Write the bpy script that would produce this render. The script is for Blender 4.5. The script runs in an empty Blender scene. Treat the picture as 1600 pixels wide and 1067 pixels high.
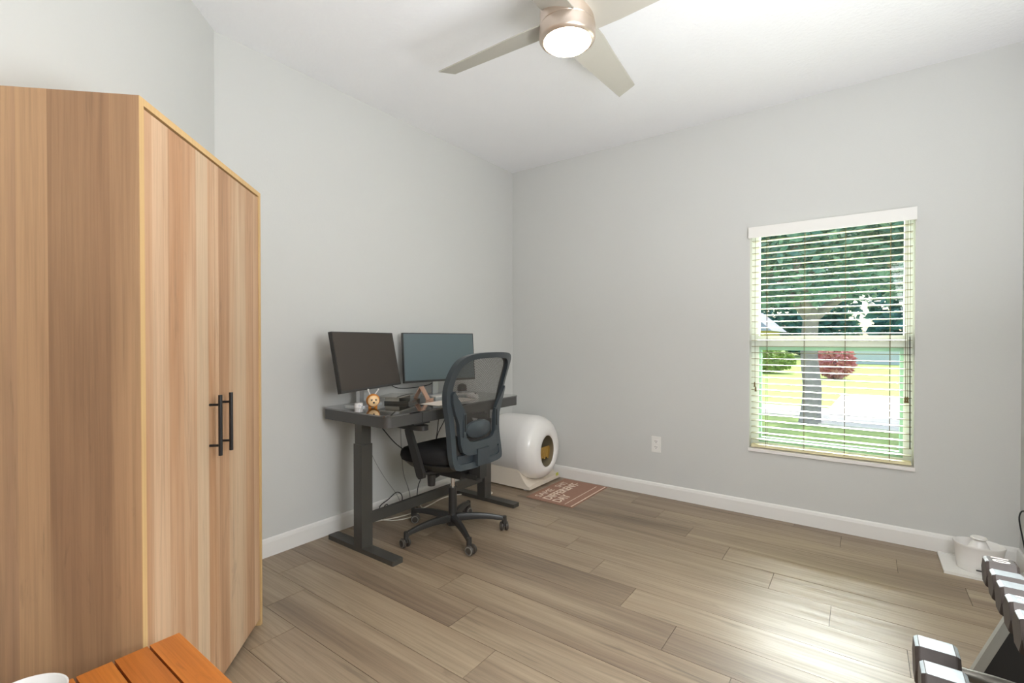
import bpy, bmesh, math, random
from mathutils import Vector, Matrix
from math import sin, cos, pi, radians
random.seed(7)
SC = bpy.context.scene
COL = SC.collection

# ------------------------------------------------------------------ camera
cam = bpy.data.cameras.new('camera'); co = bpy.data.objects.new('camera', cam); COL.objects.link(co)
cam.sensor_width = 36; cam.lens = 741/1600*36; cam.shift_y = 0.0029; cam.clip_start = 0.02; cam.clip_end = 400
co.location = (0, 0, 1.19); co.rotation_euler = (radians(90-0.55), 0, radians(36.4))
SC.camera = co
# ------------------------------------------------------------------ sky, sun, exposure
W = bpy.data.worlds.new('sky'); SC.world = W; W.use_nodes = True
nt = W.node_tree; nt.nodes.clear()
sky = nt.nodes.new('ShaderNodeTexSky'); sky.sky_type = 'NISHITA'; sky.sun_disc = False
sky.sun_elevation = radians(55); sky.sun_rotation = radians(20); sky.air_density = 1.0; sky.dust_density = 2.5
bgn = nt.nodes.new('ShaderNodeBackground'); bgn.inputs[1].default_value = 0.27
wo = nt.nodes.new('ShaderNodeOutputWorld')
nt.links.new(sky.outputs[0], bgn.inputs[0]); nt.links.new(bgn.outputs[0], wo.inputs[0])

def lamp(name, kind, loc, energy, color=(1, 1, 1), target=None, **kw):
    l = bpy.data.lights.new(name, kind); l.energy = energy; l.color = color
    for k, v in kw.items(): setattr(l, k, v)
    o = bpy.data.objects.new(name, l); COL.objects.link(o); o.location = loc
    if target is not None:
        o.rotation_euler = (Vector(target)-Vector(loc)).to_track_quat('-Z', 'Y').to_euler()
    return o
lamp('sun', 'SUN', (3, 8, 17), 1.9, (1, .95, .86), target=(0, 0, 0), angle=radians(1.0))
lamp('ceiling_fill', 'AREA', (.49, .90, .95), 32, (.93, .965, 1), shape='RECTANGLE', size=.34, size_y=1.40, spread=radians(168)).rotation_euler = (pi, 0, 0)  # added uplight out of view, brightens the ceiling
lamp('room_fill', 'AREA', (.60, .80, 1.5), 26, (.94, .97, 1), target=(-1.9, 2.7, .7), shape='RECTANGLE', size=.8, size_y=1.1)  # added fill lamp by the right wall, no real fixture there
lamp('window_fill', 'AREA', (-.25, 6.9, 3.2), 250, (.94, .975, 1), target=(-.25, 3.5, 1.2), shape='RECTANGLE', size=3.0, size_y=.6, spread=radians(70))  # added lamp outside above the view, gives floor sheen and window glow
SC.view_settings.view_transform = 'Standard'; SC.view_settings.look = 'None'
SC.view_settings.exposure = 0.78; SC.view_settings.gamma = 1.0; SC.view_settings.use_curve_mapping = False
SC.cycles.use_denoising = True
SC.cycles.max_bounces = 10; SC.cycles.diffuse_bounces = 6; SC.cycles.transparent_max_bounces = 24
SC.cycles.sample_clamp_indirect = 6

# ------------------------------------------------------------------ materials
def srgb(r, g, b):
    f = lambda c: (c/255/12.92) if c/255 <= .04045 else ((c/255+.055)/1.055)**2.4
    return (f(r), f(g), f(b), 1)
def newmat(name):
    m = bpy.data.materials.new(name); m.use_nodes = True
    return m, m.node_tree, m.node_tree.nodes['Principled BSDF']
def mat(name, col, rough=.5, metal=0., var=.05, scale=8, bump=0., bscale=60, coat=0., spec=None, emit=0):
    m, t, p = newmat(name); N = t.nodes.new; L = t.links.new
    tc = N('ShaderNodeTexCoord'); ns = N('ShaderNodeTexNoise'); ns.inputs['Scale'].default_value = scale
    ns.inputs['Detail'].default_value = 4
    L(tc.outputs['Object'], ns.inputs['Vector'])
    mx = N('ShaderNodeMix'); mx.data_type = 'RGBA'
    mx.inputs[6].default_value = tuple(c*(1-var) for c in col[:3])+(1,)
    mx.inputs[7].default_value = tuple(min(1, c*(1+var)) for c in col[:3])+(1,)
    L(ns.outputs[0], mx.inputs[0]); L(mx.outputs[2], p.inputs['Base Color'])
    p.inputs['Roughness'].default_value = rough; p.inputs['Metallic'].default_value = metal
    if coat: p.inputs['Coat Weight'].default_value = coat; p.inputs['Coat Roughness'].default_value = .05
    if spec is not None: p.inputs['Specular IOR Level'].default_value = spec
    if bump:
        n2 = N('ShaderNodeTexNoise'); n2.inputs['Scale'].default_value = bscale; n2.inputs['Detail'].default_value = 3
        L(tc.outputs['Object'], n2.inputs['Vector'])
        b = N('ShaderNodeBump'); b.inputs['Strength'].default_value = bump; b.inputs['Distance'].default_value = .004
        L(n2.outputs[0], b.inputs['Height']); L(b.outputs[0], p.inputs['Normal'])
    if emit:
        p.inputs['Emission Color'].default_value = col; p.inputs['Emission Strength'].default_value = emit
    return m
def ramp(t, fac, stops):
    r = t.nodes.new('ShaderNodeValToRGB'); e = r.color_ramp.elements
    while len(e) < len(stops): e.new(.5)
    for i, (p, c) in enumerate(stops): e[i].position = p; e[i].color = c
    t.links.new(fac, r.inputs[0]); return r
def woodmat(name, along, cols, stripe=.07, rough=.45, dark=.25, across=1, random_id=False, knots=True, gs=1.0, gap=0):
    """grain along axis `along` (0,1,2); staves of width `stripe` across axis `across`"""
    m, t, p = newmat(name); N = t.nodes.new; L = t.links.new
    tc = N('ShaderNodeTexCoord'); vec = tc.outputs['Object']
    if random_id:
        oi = N('ShaderNodeObjectInfo'); mp0 = N('ShaderNodeVectorMath'); mp0.operation = 'ADD'
        mu = N('ShaderNodeMath'); mu.operation = 'MULTIPLY'; mu.inputs[1].default_value = 37.
        L(oi.outputs['Random'], mu.inputs[0]); L(vec, mp0.inputs[0]); L(mu.outputs[0], mp0.inputs[1]); vec = mp0.outputs[0]
    def noise(sx, sa, detail, dist=0., rgh=.5):
        mp = N('ShaderNodeMapping'); s = [sx, sx, sx]; s[along] = sa
        mp.inputs['Scale'].default_value = s; L(vec, mp.inputs['Vector'])
        n = N('ShaderNodeTexNoise'); n.inputs['Scale'].default_value = 1; n.inputs['Detail'].default_value = detail
        n.inputs['Roughness'].default_value = rgh
        n.inputs['Distortion'].default_value = dist; L(mp.outputs[0], n.inputs['Vector']); return n.outputs[0]
    big = noise(7*gs, .5*gs, 3, .6); fine = noise(110*gs, 2.2*gs, 5, .2, .65); knot = noise(13*gs, 1.5*gs, 5, 2.2, .6)
    fac = big
    if stripe:
        sep = N('ShaderNodeSeparateXYZ'); L(tc.outputs['Object'], sep.inputs[0])
        d = N('ShaderNodeMath'); d.operation = 'DIVIDE'; d.inputs[1].default_value = stripe; L(sep.outputs[across], d.inputs[0])
        fl = N('ShaderNodeMath'); fl.operation = 'FLOOR'; L(d.outputs[0], fl.inputs[0])
        wn = N('ShaderNodeTexWhiteNoise'); wn.noise_dimensions = '1D'; L(fl.outputs[0], wn.inputs['W'])
        mm = N('ShaderNodeMath'); mm.operation = 'MULTIPLY_ADD'; mm.inputs[1].default_value = .55; L(wn.outputs[0], mm.inputs[0])
        m3 = N('ShaderNodeMath'); m3.operation = 'MULTIPLY'; m3.inputs[1].default_value = .5; L(big, m3.inputs[0]); L(m3.outputs[0], mm.inputs[2]); fac = mm.outputs[0]
    elif random_id:
        mm = N('ShaderNodeMath'); mm.operation = 'MULTIPLY_ADD'; mm.inputs[1].default_value = .28; L(oi.outputs['Random'], mm.inputs[0])
        m3 = N('ShaderNodeMath'); m3.operation = 'MULTIPLY'; m3.inputs[1].default_value = .72; L(big, m3.inputs[0]); L(m3.outputs[0], mm.inputs[2]); fac = mm.outputs[0]
    r = ramp(t, fac, [(.22+.56*i/(len(cols)-1), c) for i, c in enumerate(cols)])
    def darken(src, f, a, b, amt):
        rr = ramp(t, f, [(a, (1, 1, 1, 1)), (b, (1-amt, 1-amt, 1-amt, 1))])
        mx = N('ShaderNodeMix'); mx.data_type = 'RGBA'; mx.blend_type = 'MULTIPLY'; mx.inputs[0].default_value = 1
        L(src, mx.inputs[6]); L(rr.outputs[0], mx.inputs[7]); return mx.outputs[2]
    c = darken(r.outputs[0], fine, .42, .72, dark)
    if knots: c = darken(c, knot, .6, .78, dark*1.5)
    L(c, p.inputs['Base Color'])
    rr = ramp(t, fine, [(.3, (rough*.9,)*3+(1,)), (.7, (rough*1.15,)*3+(1,))]); L(rr.outputs[0], p.inputs['Roughness'])
    b = N('ShaderNodeBump'); b.inputs['Strength'].default_value = .12; b.inputs['Distance'].default_value = .001
    L(fine, b.inputs['Height']); L(b.outputs[0], p.inputs['Normal'])
    return m

M = {}
M['wall'] = mat('wall_paint', srgb(205, 205, 202), .85, var=.012, scale=1.5, bump=.10, bscale=140)
M['ceiling'] = mat('ceiling_texture', srgb(238, 238, 240), .95, var=.015, scale=4, bump=.55, bscale=55)
M['trim'] = mat('white_semigloss', srgb(232, 230, 226), .35, var=.01)
M['vinyl'] = mat('window_vinyl', srgb(236, 240, 234), .4, var=.01)
M['slatshade'] = mat('blind_slat_edge_shade', srgb(132, 124, 92), .6)  # thin shade line along each slat, painted on its edges
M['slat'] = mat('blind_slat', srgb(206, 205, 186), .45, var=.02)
M['rail'] = mat('blind_bottom_rail', srgb(222, 212, 172), .45, var=.03)
M['cord'] = mat('blind_cord', srgb(96, 84, 56), .8)
M['tassel'] = mat('blind_tassel', srgb(110, 92, 50), .6)
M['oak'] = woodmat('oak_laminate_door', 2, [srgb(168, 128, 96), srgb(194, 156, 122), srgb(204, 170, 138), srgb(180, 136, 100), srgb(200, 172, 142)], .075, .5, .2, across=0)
M['oakshade'] = woodmat('oak_laminate_shaded', 2, [srgb(154, 116, 84), srgb(184, 144, 106), srgb(194, 154, 114), srgb(166, 128, 98), srgb(188, 152, 118)], .068, .5, .22, across=1)  # door oak darkened: shade on the side is put into the colour
M['oakedge'] = woodmat('oak_edging', 2, [srgb(200, 164, 112), srgb(212, 176, 124)], 0, .5, .1, knots=False)
M['floor'] = woodmat('grey_brown_plank', 0, [srgb(110, 93, 76), srgb(143, 123, 101), srgb(162, 143, 119), srgb(130, 110, 91), srgb(170, 153, 130)], 0, .42, .34, random_id=True, gs=.8); M['floor'].node_tree.nodes['Principled BSDF'].inputs['Specular IOR Level'].default_value = .9
M['grout'] = mat('plank_joint', srgb(60, 50, 42), .9)
M['teak'] = woodmat('orange_teak', 0, [srgb(168, 92, 34), srgb(192, 112, 44), srgb(208, 130, 58)], 0, .38, .22, random_id=True, gs=1.6)
M['black'] = mat('black_powdercoat', srgb(44, 42, 41), .45, var=.06, bump=.05)
M['handle'] = mat('black_matte_metal', srgb(34, 32, 32), .4, .3)
M['deskside'] = mat('desk_graphite', srgb(82, 81, 80), .36, .35, var=.05)
M['leg'] = mat('desk_leg_graphite', srgb(76, 74, 70), .42, .25)
M['glass'] = mat('black_glass', srgb(22, 21, 20), .04, spec=.9, coat=1.); M['glass'].node_tree.nodes['Principled BSDF'].inputs['IOR'].default_value = 2.1
M['plastic'] = mat('black_plastic', srgb(46, 45, 44), .36, var=.05)
M['gplastic'] = mat('blue_grey_plastic', srgb(56, 63, 68), .28, var=.05)
M['fabric'] = mat('black_fabric', srgb(22, 21, 22), .95, var=.2, scale=200, bump=.3, bscale=400)
M['pan'] = mat('seat_shell', srgb(66, 66, 62), .5)
M['wheel'] = mat('caster_rubber', srgb(66, 60, 54), .5, var=.1)
M['wheelring'] = mat('caster_ring', srgb(130, 128, 122), .4)
M['chrome'] = mat('chrome', (.75, .75, .76, 1), .15, 1.)
M['white'] = mat('white_plastic', srgb(236, 233, 230), .3, var=.01, coat=.2)
M['cream'] = mat('cream_plastic', srgb(226, 214, 198), .4, var=.02)
M['brownin'] = mat('tinted_interior', srgb(140, 128, 104), .5, var=.2)
M['amber'] = mat('amber_flap', srgb(176, 138, 66), .5, var=.15, scale=40)
M['yellow'] = mat('yellow_green_sticker', srgb(206, 206, 90), .6)
M['mat'] = mat('doormat_brown', srgb(160, 122, 104), .95, var=.10, scale=60, bump=.4, bscale=300)
M['mattext'] = mat('doormat_print', srgb(236, 216, 198), .95, var=.05, scale=60)
M['nickel'] = mat('brushed_nickel', srgb(206, 190, 176), .32, .85, var=.05)
M['blade'] = mat('blade_silver', srgb(178, 174, 164), .4, .15, var=.03)
M['screen1'] = mat('monitor_screen_reflection_warm', srgb(72, 66, 61), .62, spec=.25, var=.04)  # dark screen; warm reflected haze put into the base colour
M['screen2'] = mat('monitor_screen_reflection_blue', srgb(74, 92, 98), .42, var=.04, spec=1.)  # dark screen; bluish window reflection put into the base colour
M['silver'] = mat('silver_metal', srgb(196, 198, 200), .3, .7)
M['rose'] = mat('rose_gold', srgb(226, 184, 160), .3, .6)
M['paper'] = mat('paper', srgb(232, 222, 212), .8)
M['orange'] = mat('orange_plastic', srgb(206, 128, 40), .35)
M['face'] = mat('pale_face', srgb(238, 200, 150), .4)
M['darkglass'] = mat('dark_acrylic', srgb(60, 60, 56), .1, coat=.6)
M['clear'] = mat('smoked_clear_acrylic', srgb(150, 146, 134), .08, coat=.8)
M['iron'] = mat('hex_black_iron', srgb(66, 58, 54), .5, .2, var=.25, scale=30)
M['worn'] = mat('worn_silver_iron', srgb(150, 156, 158), .5, .4, var=.22, scale=60)
M['rack'] = mat('rack_silver_paint', srgb(168, 168, 160), .45, .3)
M['gusset'] = mat('rack_dark_plate', srgb(40, 40, 39), .5)
M['grip'] = mat('dumbbell_handle', srgb(120, 116, 108), .35, .8, var=.2, scale=60)
M['cable'] = mat('black_cable', srgb(30, 30, 30), .5)
M['wcable'] = mat('white_cable', srgb(226, 220, 208), .5)
M['gcable'] = mat('grey_cable', srgb(140, 140, 138), .5)

# ------------------------------------------------------------------ geometry helpers
class MB:
    def __init__(s): s.bm = bmesh.new(); s.mi = 0
    def _m(s, fs):
        for f in fs: f.material_index = s.mi
    def box(s, a, b, mtx=None):
        vs = [s.bm.verts.new((x, y, z)) for z in (a[2], b[2]) for y in (a[1], b[1]) for x in (a[0], b[0])]
        q = [(0, 2, 3, 1), (4, 5, 7, 6), (0, 1, 5, 4), (2, 6, 7, 3), (0, 4, 6, 2), (1, 3, 7, 5)]
        fs = [s.bm.faces.new([vs[i] for i in f]) for f in q]; s._m(fs)
        if mtx is not None:
            for v in vs: v.co = mtx @ v.co
        return s
    def bar(s, p, q, w, h, up=(0, 0, 1)):
        p = Vector(p); q = Vector(q); d = (q-p); L = d.length; d.normalize(); u = Vector(up)
        x = d.cross(u).normalized(); u = x.cross(d)
        m = Matrix((x, d, u)).transposed().to_4x4(); m.translation = p
        return s.box((-w/2, 0, -h/2), (w/2, L, h/2), m)
    def ring(s, c, ax1, ax2, r1, r2, n):
        return [s.bm.verts.new(Vector(c)+Vector(ax1)*r1*cos(2*pi*i/n)+Vector(ax2)*r2*sin(2*pi*i/n)) for i in range(n)]
    def skin(s, rings, caps=(True, True), closed=False):
        n = len(rings[0]); fs = []
        R = rings+[rings[0]] if closed else rings
        for a, b in zip(R, R[1:]):
            for i in range(n):
                fs.append(s.bm.faces.new((a[i], a[(i+1) % n], b[(i+1) % n], b[i])))
        if not closed:
            if caps[0]: fs.append(s.bm.faces.new(list(reversed(rings[0]))))
            if caps[1]: fs.append(s.bm.faces.new(rings[-1]))
        s._m(fs); return s
    def cyl(s, p, q, r1, r2=None, n=16):
        p = Vector(p); q = Vector(q); r2 = r1 if r2 is None else r2
        d = (q-p).normalized(); a = d.orthogonal().normalized(); b = d.cross(a)
        return s.skin([s.ring(p, a, b, r1, r1, n), s.ring(q, a, b, r2, r2, n)])
    def tube(s, pts, r, n=8, smooth=6):
        pts = [Vector(p) for p in pts]
        if smooth and len(pts) > 2:
            P = [pts[0]]+pts+[pts[-1]]; out = []
            for i in range(1, len(P)-2):
                for k in range(smooth):
                    t = k/smooth; a, b, c, d = P[i-1], P[i], P[i+1], P[i+2]
                    out.append(.5*((2*b)+(c-a)*t+(2*a-5*b+4*c-d)*t*t+(3*b-a-3*c+d)*t**3))
            pts = out+[pts[-1]]
        rings = []; ref = None
        for i, p in enumerate(pts):
            d = (pts[min(i+1, len(pts)-1)]-pts[max(i-1, 0)])
            d = d.normalized() if d.length > 1e-9 else Vector((0, 0, 1))
            if ref is None: ref = d.orthogonal().normalized()
            ref = (ref-d*ref.dot(d)); ref = ref.normalized() if ref.length > 1e-6 else d.orthogonal().normalized()
            rr = r(i/(len(pts)-1)) if callable(r) else r
            rings.append(s.ring(p, ref, d.cross(ref), rr, rr, n))
        return s.skin(rings)
    def lathe(s, prof, c=(0, 0, 0), n=32, axis='z', sx=1, sy=1, caps=(False, False)):
        A = {'z': ((1, 0, 0), (0, 1, 0), (0, 0, 1)), 'x': ((0, 1, 0), (0, 0, 1), (1, 0, 0)), 'y': ((0, 0, 1), (1, 0, 0), (0, 1, 0))}[axis]
        rings = [s.ring(Vector(c)+Vector(A[2])*h, A[0], A[1], max(r, 1e-4)*sx, max(r, 1e-4)*sy, n) for r, h in prof]
        return s.skin(rings, caps)
    def prism(s, poly, z0, z1):
        lo = [s.bm.verts.new((x, y, z0)) for x, y in poly]; hi = [s.bm.verts.new((x, y, z1)) for x, y in poly]
        return s.skin([lo, hi])
    def xform(s, m):
        for v in s.bm.verts: v.co = m @ v.co
        return s
    def mesh(s, name, mats, bevel=0, seg=2, smooth=False, angle=40):
        if bevel:
            es = [e for e in s.bm.edges if len(e.link_faces) == 2 and e.calc_face_angle(0) > radians(30)]
            bmesh.ops.bevel(s.bm, geom=es, offset=bevel, segments=seg, affect='EDGES', clamp_overlap=True)
        bmesh.ops.recalc_face_normals(s.bm, faces=s.bm.faces)
        me = bpy.data.meshes.new(name); s.bm.to_mesh(me); s.bm.free()
        for m in (mats if isinstance(mats, (list, tuple)) else [mats]): me.materials.append(m)
        if smooth:
            for p in me.polygons: p.use_smooth = True
            try: me.set_sharp_from_angle(angle=radians(angle))
            except Exception: pass
        return me
    def build(s, name, mats, parent=None, loc=None, rot=None, **kw):
        return link(name, s.mesh(name, mats, **kw), parent, loc, rot)
def link(name, me, parent=None, loc=None, rot=None):
    o = bpy.data.objects.new(name, me); COL.objects.link(o)
    if parent: o.parent = parent
    if loc is not None: o.location = loc
    if rot is not None: o.rotation_euler = rot
    return o
def tag(o, label=None, cat=None, group=None, kind=None):
    if label: o['label'] = label
    if cat: o['category'] = cat
    if group: o['group'] = group
    if kind: o['kind'] = kind
    return o
def empty(name, loc=(0, 0, 0), rz=0, label=None, cat=None, group=None):
    o = bpy.data.objects.new(name, None); COL.objects.link(o); o.location = loc; o.rotation_euler = (0, 0, rz)
    o.empty_display_size = .1
    return tag(o, label, cat, group)
def copytree(o, parent=None):
    c = o.copy(); COL.objects.link(c); c.parent = parent
    for ch in list(o.children): copytree(ch, c)
    return c
def textmesh(name, body, size, extrude=.0006, bold=0.):
    cu = bpy.data.curves.new(name, 'FONT'); cu.body = body; cu.size = size; cu.extrude = extrude; cu.offset = bold
    cu.align_x = 'LEFT'; cu.align_y = 'BOTTOM_BASELINE'; cu.resolution_u = 3
    o = bpy.data.objects.new(name, cu); COL.objects.link(o)
    bpy.context.view_layer.update()
    me = bpy.data.meshes.new_from_object(o.evaluated_get(bpy.context.evaluated_depsgraph_get()))
    bpy.data.objects.remove(o); return me
def fittext(name, body, x0, x1, z0, z1, mtx, m, parent, extrude=.0006, bold=0.):
    """lettering stretched to fill x0..x1 by z0..z1 in its own plane, then placed by mtx"""
    me = textmesh(name, body, .1, extrude, bold)
    xs = [v.co.x for v in me.vertices]; ys = [v.co.y for v in me.vertices]
    a, b, c, d = min(xs), max(xs), min(ys), max(ys)
    for v in me.vertices:
        v.co = mtx @ Vector((x0+(v.co.x-a)/(b-a)*(x1-x0), z0+(v.co.y-c)/(d-c)*(z1-z0), v.co.z))
    me.materials.clear(); me.materials.append(m)
    return link(name, me, parent)

# ------------------------------------------------------------------ room
XL, XR, YB, YF, ZC, T = -2.625, .672, 3.565, -1.2, 2.74, .16
SD = -1.585                                     # diagonal wall: x + y = SD
WX0, WX1, WZ0, WZ1 = -.615, .246, .437, 1.945   # window opening
S = lambda n, mb, m, **k: tag(mb.build(n, m, **k), kind='structure')
S('wall_left', MB().box((XL-T, SD-XL, 0), (XL, YB+T, ZC)), M['wall'])
w = MB()
w.box((XL, YB, 0), (WX0, YB+T, ZC)); w.box((WX1, YB, 0), (XR+T, YB+T, ZC))
w.box((WX0, YB, 0), (WX1, YB+T, WZ0)); w.box((WX0, YB, WZ1), (WX1, YB+T, ZC))
bmesh.ops.remove_doubles(w.bm, verts=w.bm.verts, dist=1e-5)
S('wall_back', w, M['wall'])
S('wall_right', MB().box((XR, YF-T, 0), (XR+T, YB, ZC)), M['wall'])
dx0, dx1 = XL, SD-YF
S('wall_diagonal', MB().prism([(XL, SD-XL), (dx1, YF), (dx1-T, YF-T*.4), (XL-T, SD-XL-T*.4)], 0, ZC), M['wall'])
S('wall_front', MB().box((dx1, YF-T, 0), (XR, YF, ZC)), M['wall'])
S('ceiling', MB().box((XL-T, YF-T, ZC), (XR+T, YB+T, ZC+.15)), M['ceiling'])
fl = S('floor', MB().box((XL-T, YF-T, -.2), (XR+T, YB+T, -.004)), M['grout'])
S('sun_eave', MB().box((XL-2, YB+T, 2.62), (XR+2, YB+T+.85, 2.74)), M['trim'])   # unseen eave, added to keep direct sun out of the window
# planks, each its own piece of the floor
def clip(poly):
    out = []
    for i, p in enumerate(poly):
        q = poly[(i+1) % len(poly)]; a = p[0]+p[1]-SD; b = q[0]+q[1]-SD
        if a >= 0: out.append(p)
        if (a >= 0) != (b >= 0):
            t = a/(a-b); out.append((p[0]+(q[0]-p[0])*t, p[1]+(q[1]-p[1])*t))
    return out
PW, PL, g = .188, 1.26, .0010
k = -5
while True:
    y1 = 2.734-.188*k; y0 = y1-PW
    if y1 < YF: break
    x = -.353+.25*k
    while x > XL-PL: x -= PL
    while x < XR:
        a, b, c, d = max(x, XL)+g, min(x+PL, XR)-g, max(y0, YF)+g, min(y1, YB)-g
        if b-a > .01 and d-c > .01:
            poly = clip([(a, c), (b, c), (b, d), (a, d)])
            if len(poly) > 2:
                cx, cy = (a+b)/2, (c+d)/2
                MB().prism([(px-cx, py-cy) for px, py in poly], -.008, 0).build('floor_plank', M['floor'], fl, (cx, cy, 0), bevel=.0012, seg=1)
        x += PL
    k += 1
# baseboards with a chamfered cap
def baseboard(name, p, q, inward):
    p = Vector(p+(0,)); q = Vector(q+(0,)); i = Vector(inward+(0,)); m = MB()
    prof = [(0, 0), (.014, 0), (.014, .078), (.010, .094), (.004, .100), (0, .100)]
    m.skin([[m.bm.verts.new(e+i*o+Vector((0, 0, h))) for o, h in prof] for e in (p, q)])
    return S(name, m, M['trim'])
baseboard('baseboard_left', (XL, SD-XL), (XL, YB), (1, 0))
baseboard('baseboard_back', (XL, YB), (XR, YB), (0, -1))
baseboard('baseboard_right', (XR, YF), (XR, YB), (-1, 0))
baseboard('baseboard_diagonal', (XL, SD-XL), (dx1, YF), (.7071, .7071))

# ------------------------------------------------------------------ window
FY = YB+.075
win = tag(empty('window_1', ((WX0+WX1)/2, FY, WZ0)), kind='structure'); wl = win.location
def W_(name, a, b, m, **kw):
    mb = MB().box(a, b); mb.xform(Matrix.Translation(-wl)); return mb.build(name, m, win, **kw)
fw = .045
fr = MB()
fr.box((WX0, FY, WZ0), (WX0+fw, FY+.06, WZ1)); fr.box((WX1-fw, FY, WZ0), (WX1, FY+.06, WZ1))
fr.box((WX0+fw, FY, WZ1-.03), (WX1-fw, FY+.06, WZ1)); fr.box((WX0+fw, FY, WZ0), (WX1-fw, FY+.06, WZ0+.05))
fr.xform(Matrix.Translation(-wl)).build('window_frame', M['vinyl'], win, bevel=.003)
W_('meeting_rail', (WX0+fw, FY+.005, 1.148), (WX1-fw, FY+.03, 1.218), M['vinyl'], bevel=.003)
sash = MB(); z0, z1 = WZ0+.05, 1.15; x0, x1 = WX0+fw, WX1-fw
for a, b in (((x0, z0), (x0+.016, z1)), ((x1-.016, z0), (x1, z1)), ((x0+.016, z0), (x1-.016, z0+.035)), ((x0+.016, z1-.03), (x1-.016, z1))):
    sash.box((a[0], FY+.012, a[1]), (b[0], FY+.04, b[1]))
M['sashtint'] = mat('sash_green_reflection', srgb(150, 190, 165), .4)  # white sash; green reflection and shade painted into its colour
sash.xform(Matrix.Translation(-wl)).build('lower_sash', M['sashtint'], win, bevel=.002)
gm, t, p = newmat('window_glass'); N = t.nodes.new
gl = N('ShaderNodeBsdfGlossy'); gl.inputs['Roughness'].default_value = .02; tr = N('ShaderNodeBsdfTransparent'); tr.inputs[0].default_value = (.97, .99, .98, 1)
mx = N('ShaderNodeMixShader'); lw = N('ShaderNodeFresnel'); lw.inputs[0].default_value = 1.3
t.links.new(lw.outputs[0], mx.inputs[0]); t.links.new(tr.outputs[0], mx.inputs[1]); t.links.new(gl.outputs[0], mx.inputs[2])
t.links.new(mx.outputs[0], t.nodes['Material Output'].inputs[0])
W_('upper_pane', (x0, FY+.036, 1.21), (x1, FY+.040, WZ1-.03), gm)
W_('lower_pane', (x0+.01, FY+.024, z0+.03), (x1-.01, FY+.028, z1-.02), gm)
M['sill'] = mat('sill_marble', srgb(238, 234, 232), .3, var=.03, scale=20)
sl = MB().box((WX0-.004, YB-.014, WZ0-.002), (WX1+.004, FY, WZ0+.018))
sl.xform(Matrix.Translation(-wl)).build('window_sill', M['sill'], win, bevel=.004)

# blinds
bl = empty('window_blind', (-.185, YB+.035, WZ0+.02), label='off-white horizontal slatted blind hanging inside the window opening', cat='window blind')
def BL(name, mb, m, **kw):
    return mb.xform(Matrix.Translation(-bl.location)).build(name, m, bl, **kw)
BL('valance', MB().box((WX0-.006, YB-.030, 1.876), (WX1+.004, YB-.018, 1.948)).box((WX0-.006, YB-.018, 1.876), (WX0+.004, YB-.001, 1.948)).box((WX1-.006, YB-.018, 1.876), (WX1+.004, YB-.001, 1.948)), M['trim'], bevel=.003)
BL('head_rail', MB().box((WX0+.006, YB+.008, 1.895), (WX1-.006, YB+.062, 1.94)), M['slat'], bevel=.002)
sm = None
yc = YB+.036
zs = [1.858-.0420*i for i in range(33)]
zs = [z for z in zs if z > .505]
for z in zs:
    if sm is None:
        s = MB(); nn = 6; hw = (WX1-WX0)/2-.010
        up = [[s.bm.verts.new((sx, .0255*(2*i/nn-1), .0022*(1-(2*i/nn-1)**2)+dz)) for i in range(nn+1)] for sx in (-hw, hw) for dz in (.0028, 0)]
        A = up[0]+list(reversed(up[1])); B = up[2]+list(reversed(up[3]))
        s.skin([A, B]); bmesh.ops.recalc_face_normals(s.bm, faces=s.bm.faces)
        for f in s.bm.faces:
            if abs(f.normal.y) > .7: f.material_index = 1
        sm = s.mesh('slat', [M['slat'], M['slatshade']], smooth=True, angle=50)
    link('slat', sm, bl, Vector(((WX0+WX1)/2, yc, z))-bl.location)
BL('bottom_rail', MB().box((WX0+.010, yc-.026, .462), (WX1-.010, yc+.026, .480)), M['rail'], bevel=.004)
for cx in (-.515, -.299, -.083, .136):
    m = MB()
    for yy in (yc-.0285, yc+.0285): m.box((cx-.0011, yy-.0006, .474), (cx+.0011, yy+.0006, 1.90))
    BL('ladder_cord', m, M['cord'])
m = MB(); m.tube([(.203, yc-.034, 1.89), (.204, yc-.035, 1.4), (.206, yc-.034, .86)], .0014, 6); m.tube([(.211, yc-.034, 1.89), (.213, yc-.035, 1.4), (.216, yc-.034, .86)], .0014, 6)
BL('lift_cord', m, M['cord'])
m = MB()
for cx in (.206, .216): m.lathe([(.002, .862), (.006, .85), (.004, .84), (.007, .825), (.0, .824)], (cx, yc-.034, 0), 10)
BL('tassel', m, M['tassel'], smooth=True)
BL('lift_cord', MB().tube([(-.583, yc-.034, 1.89), (-.582, yc-.034, 1.3), (-.580, yc-.034, .885)], .0012, 6), M['cord'])
m = MB()
for cx, zz in ((-.583, .905), (-.577, .875)): m.lathe([(.002, zz), (.006, zz-.012), (.004, zz-.02), (.007, zz-.034), (.0, zz-.035)], (cx, yc-.034, 0), 10)
BL('tassel', m, M['tassel'], smooth=True)
BL('tilt_wand', MB().cyl((.224, yc-.038, 1.21), (.228, yc-.038, .56), .0026, n=8).cyl((.2235, yc-.034, 1.89), (.224, yc-.038, 1.21), .001, n=6), M['handle'])

# outlet
ol = empty('wall_outlet', (-1.258, YB, .393), label='white double power outlet on the wall left of the window', cat='outlet')
MB().box((-.036, -.006, -.060), (.036, 0, .060)).build('cover_plate', M['trim'], ol, bevel=.003)
for zz in (.022, -.022):
    MB().box((-.016, -.009, zz-.015), (.016, -.006, zz+.015)).build('socket', M['white'], ol, bevel=.002)
    MB().box((-.008, -.0096, zz-.002), (-.005, -.009, zz+.009)).box((.005, -.0096, zz-.002), (.008, -.009, zz+.008)).cyl((0, -.0096, zz-.008), (0, -.009, zz-.008), .003, n=8).build('slot', M['black'], ol)

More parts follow.
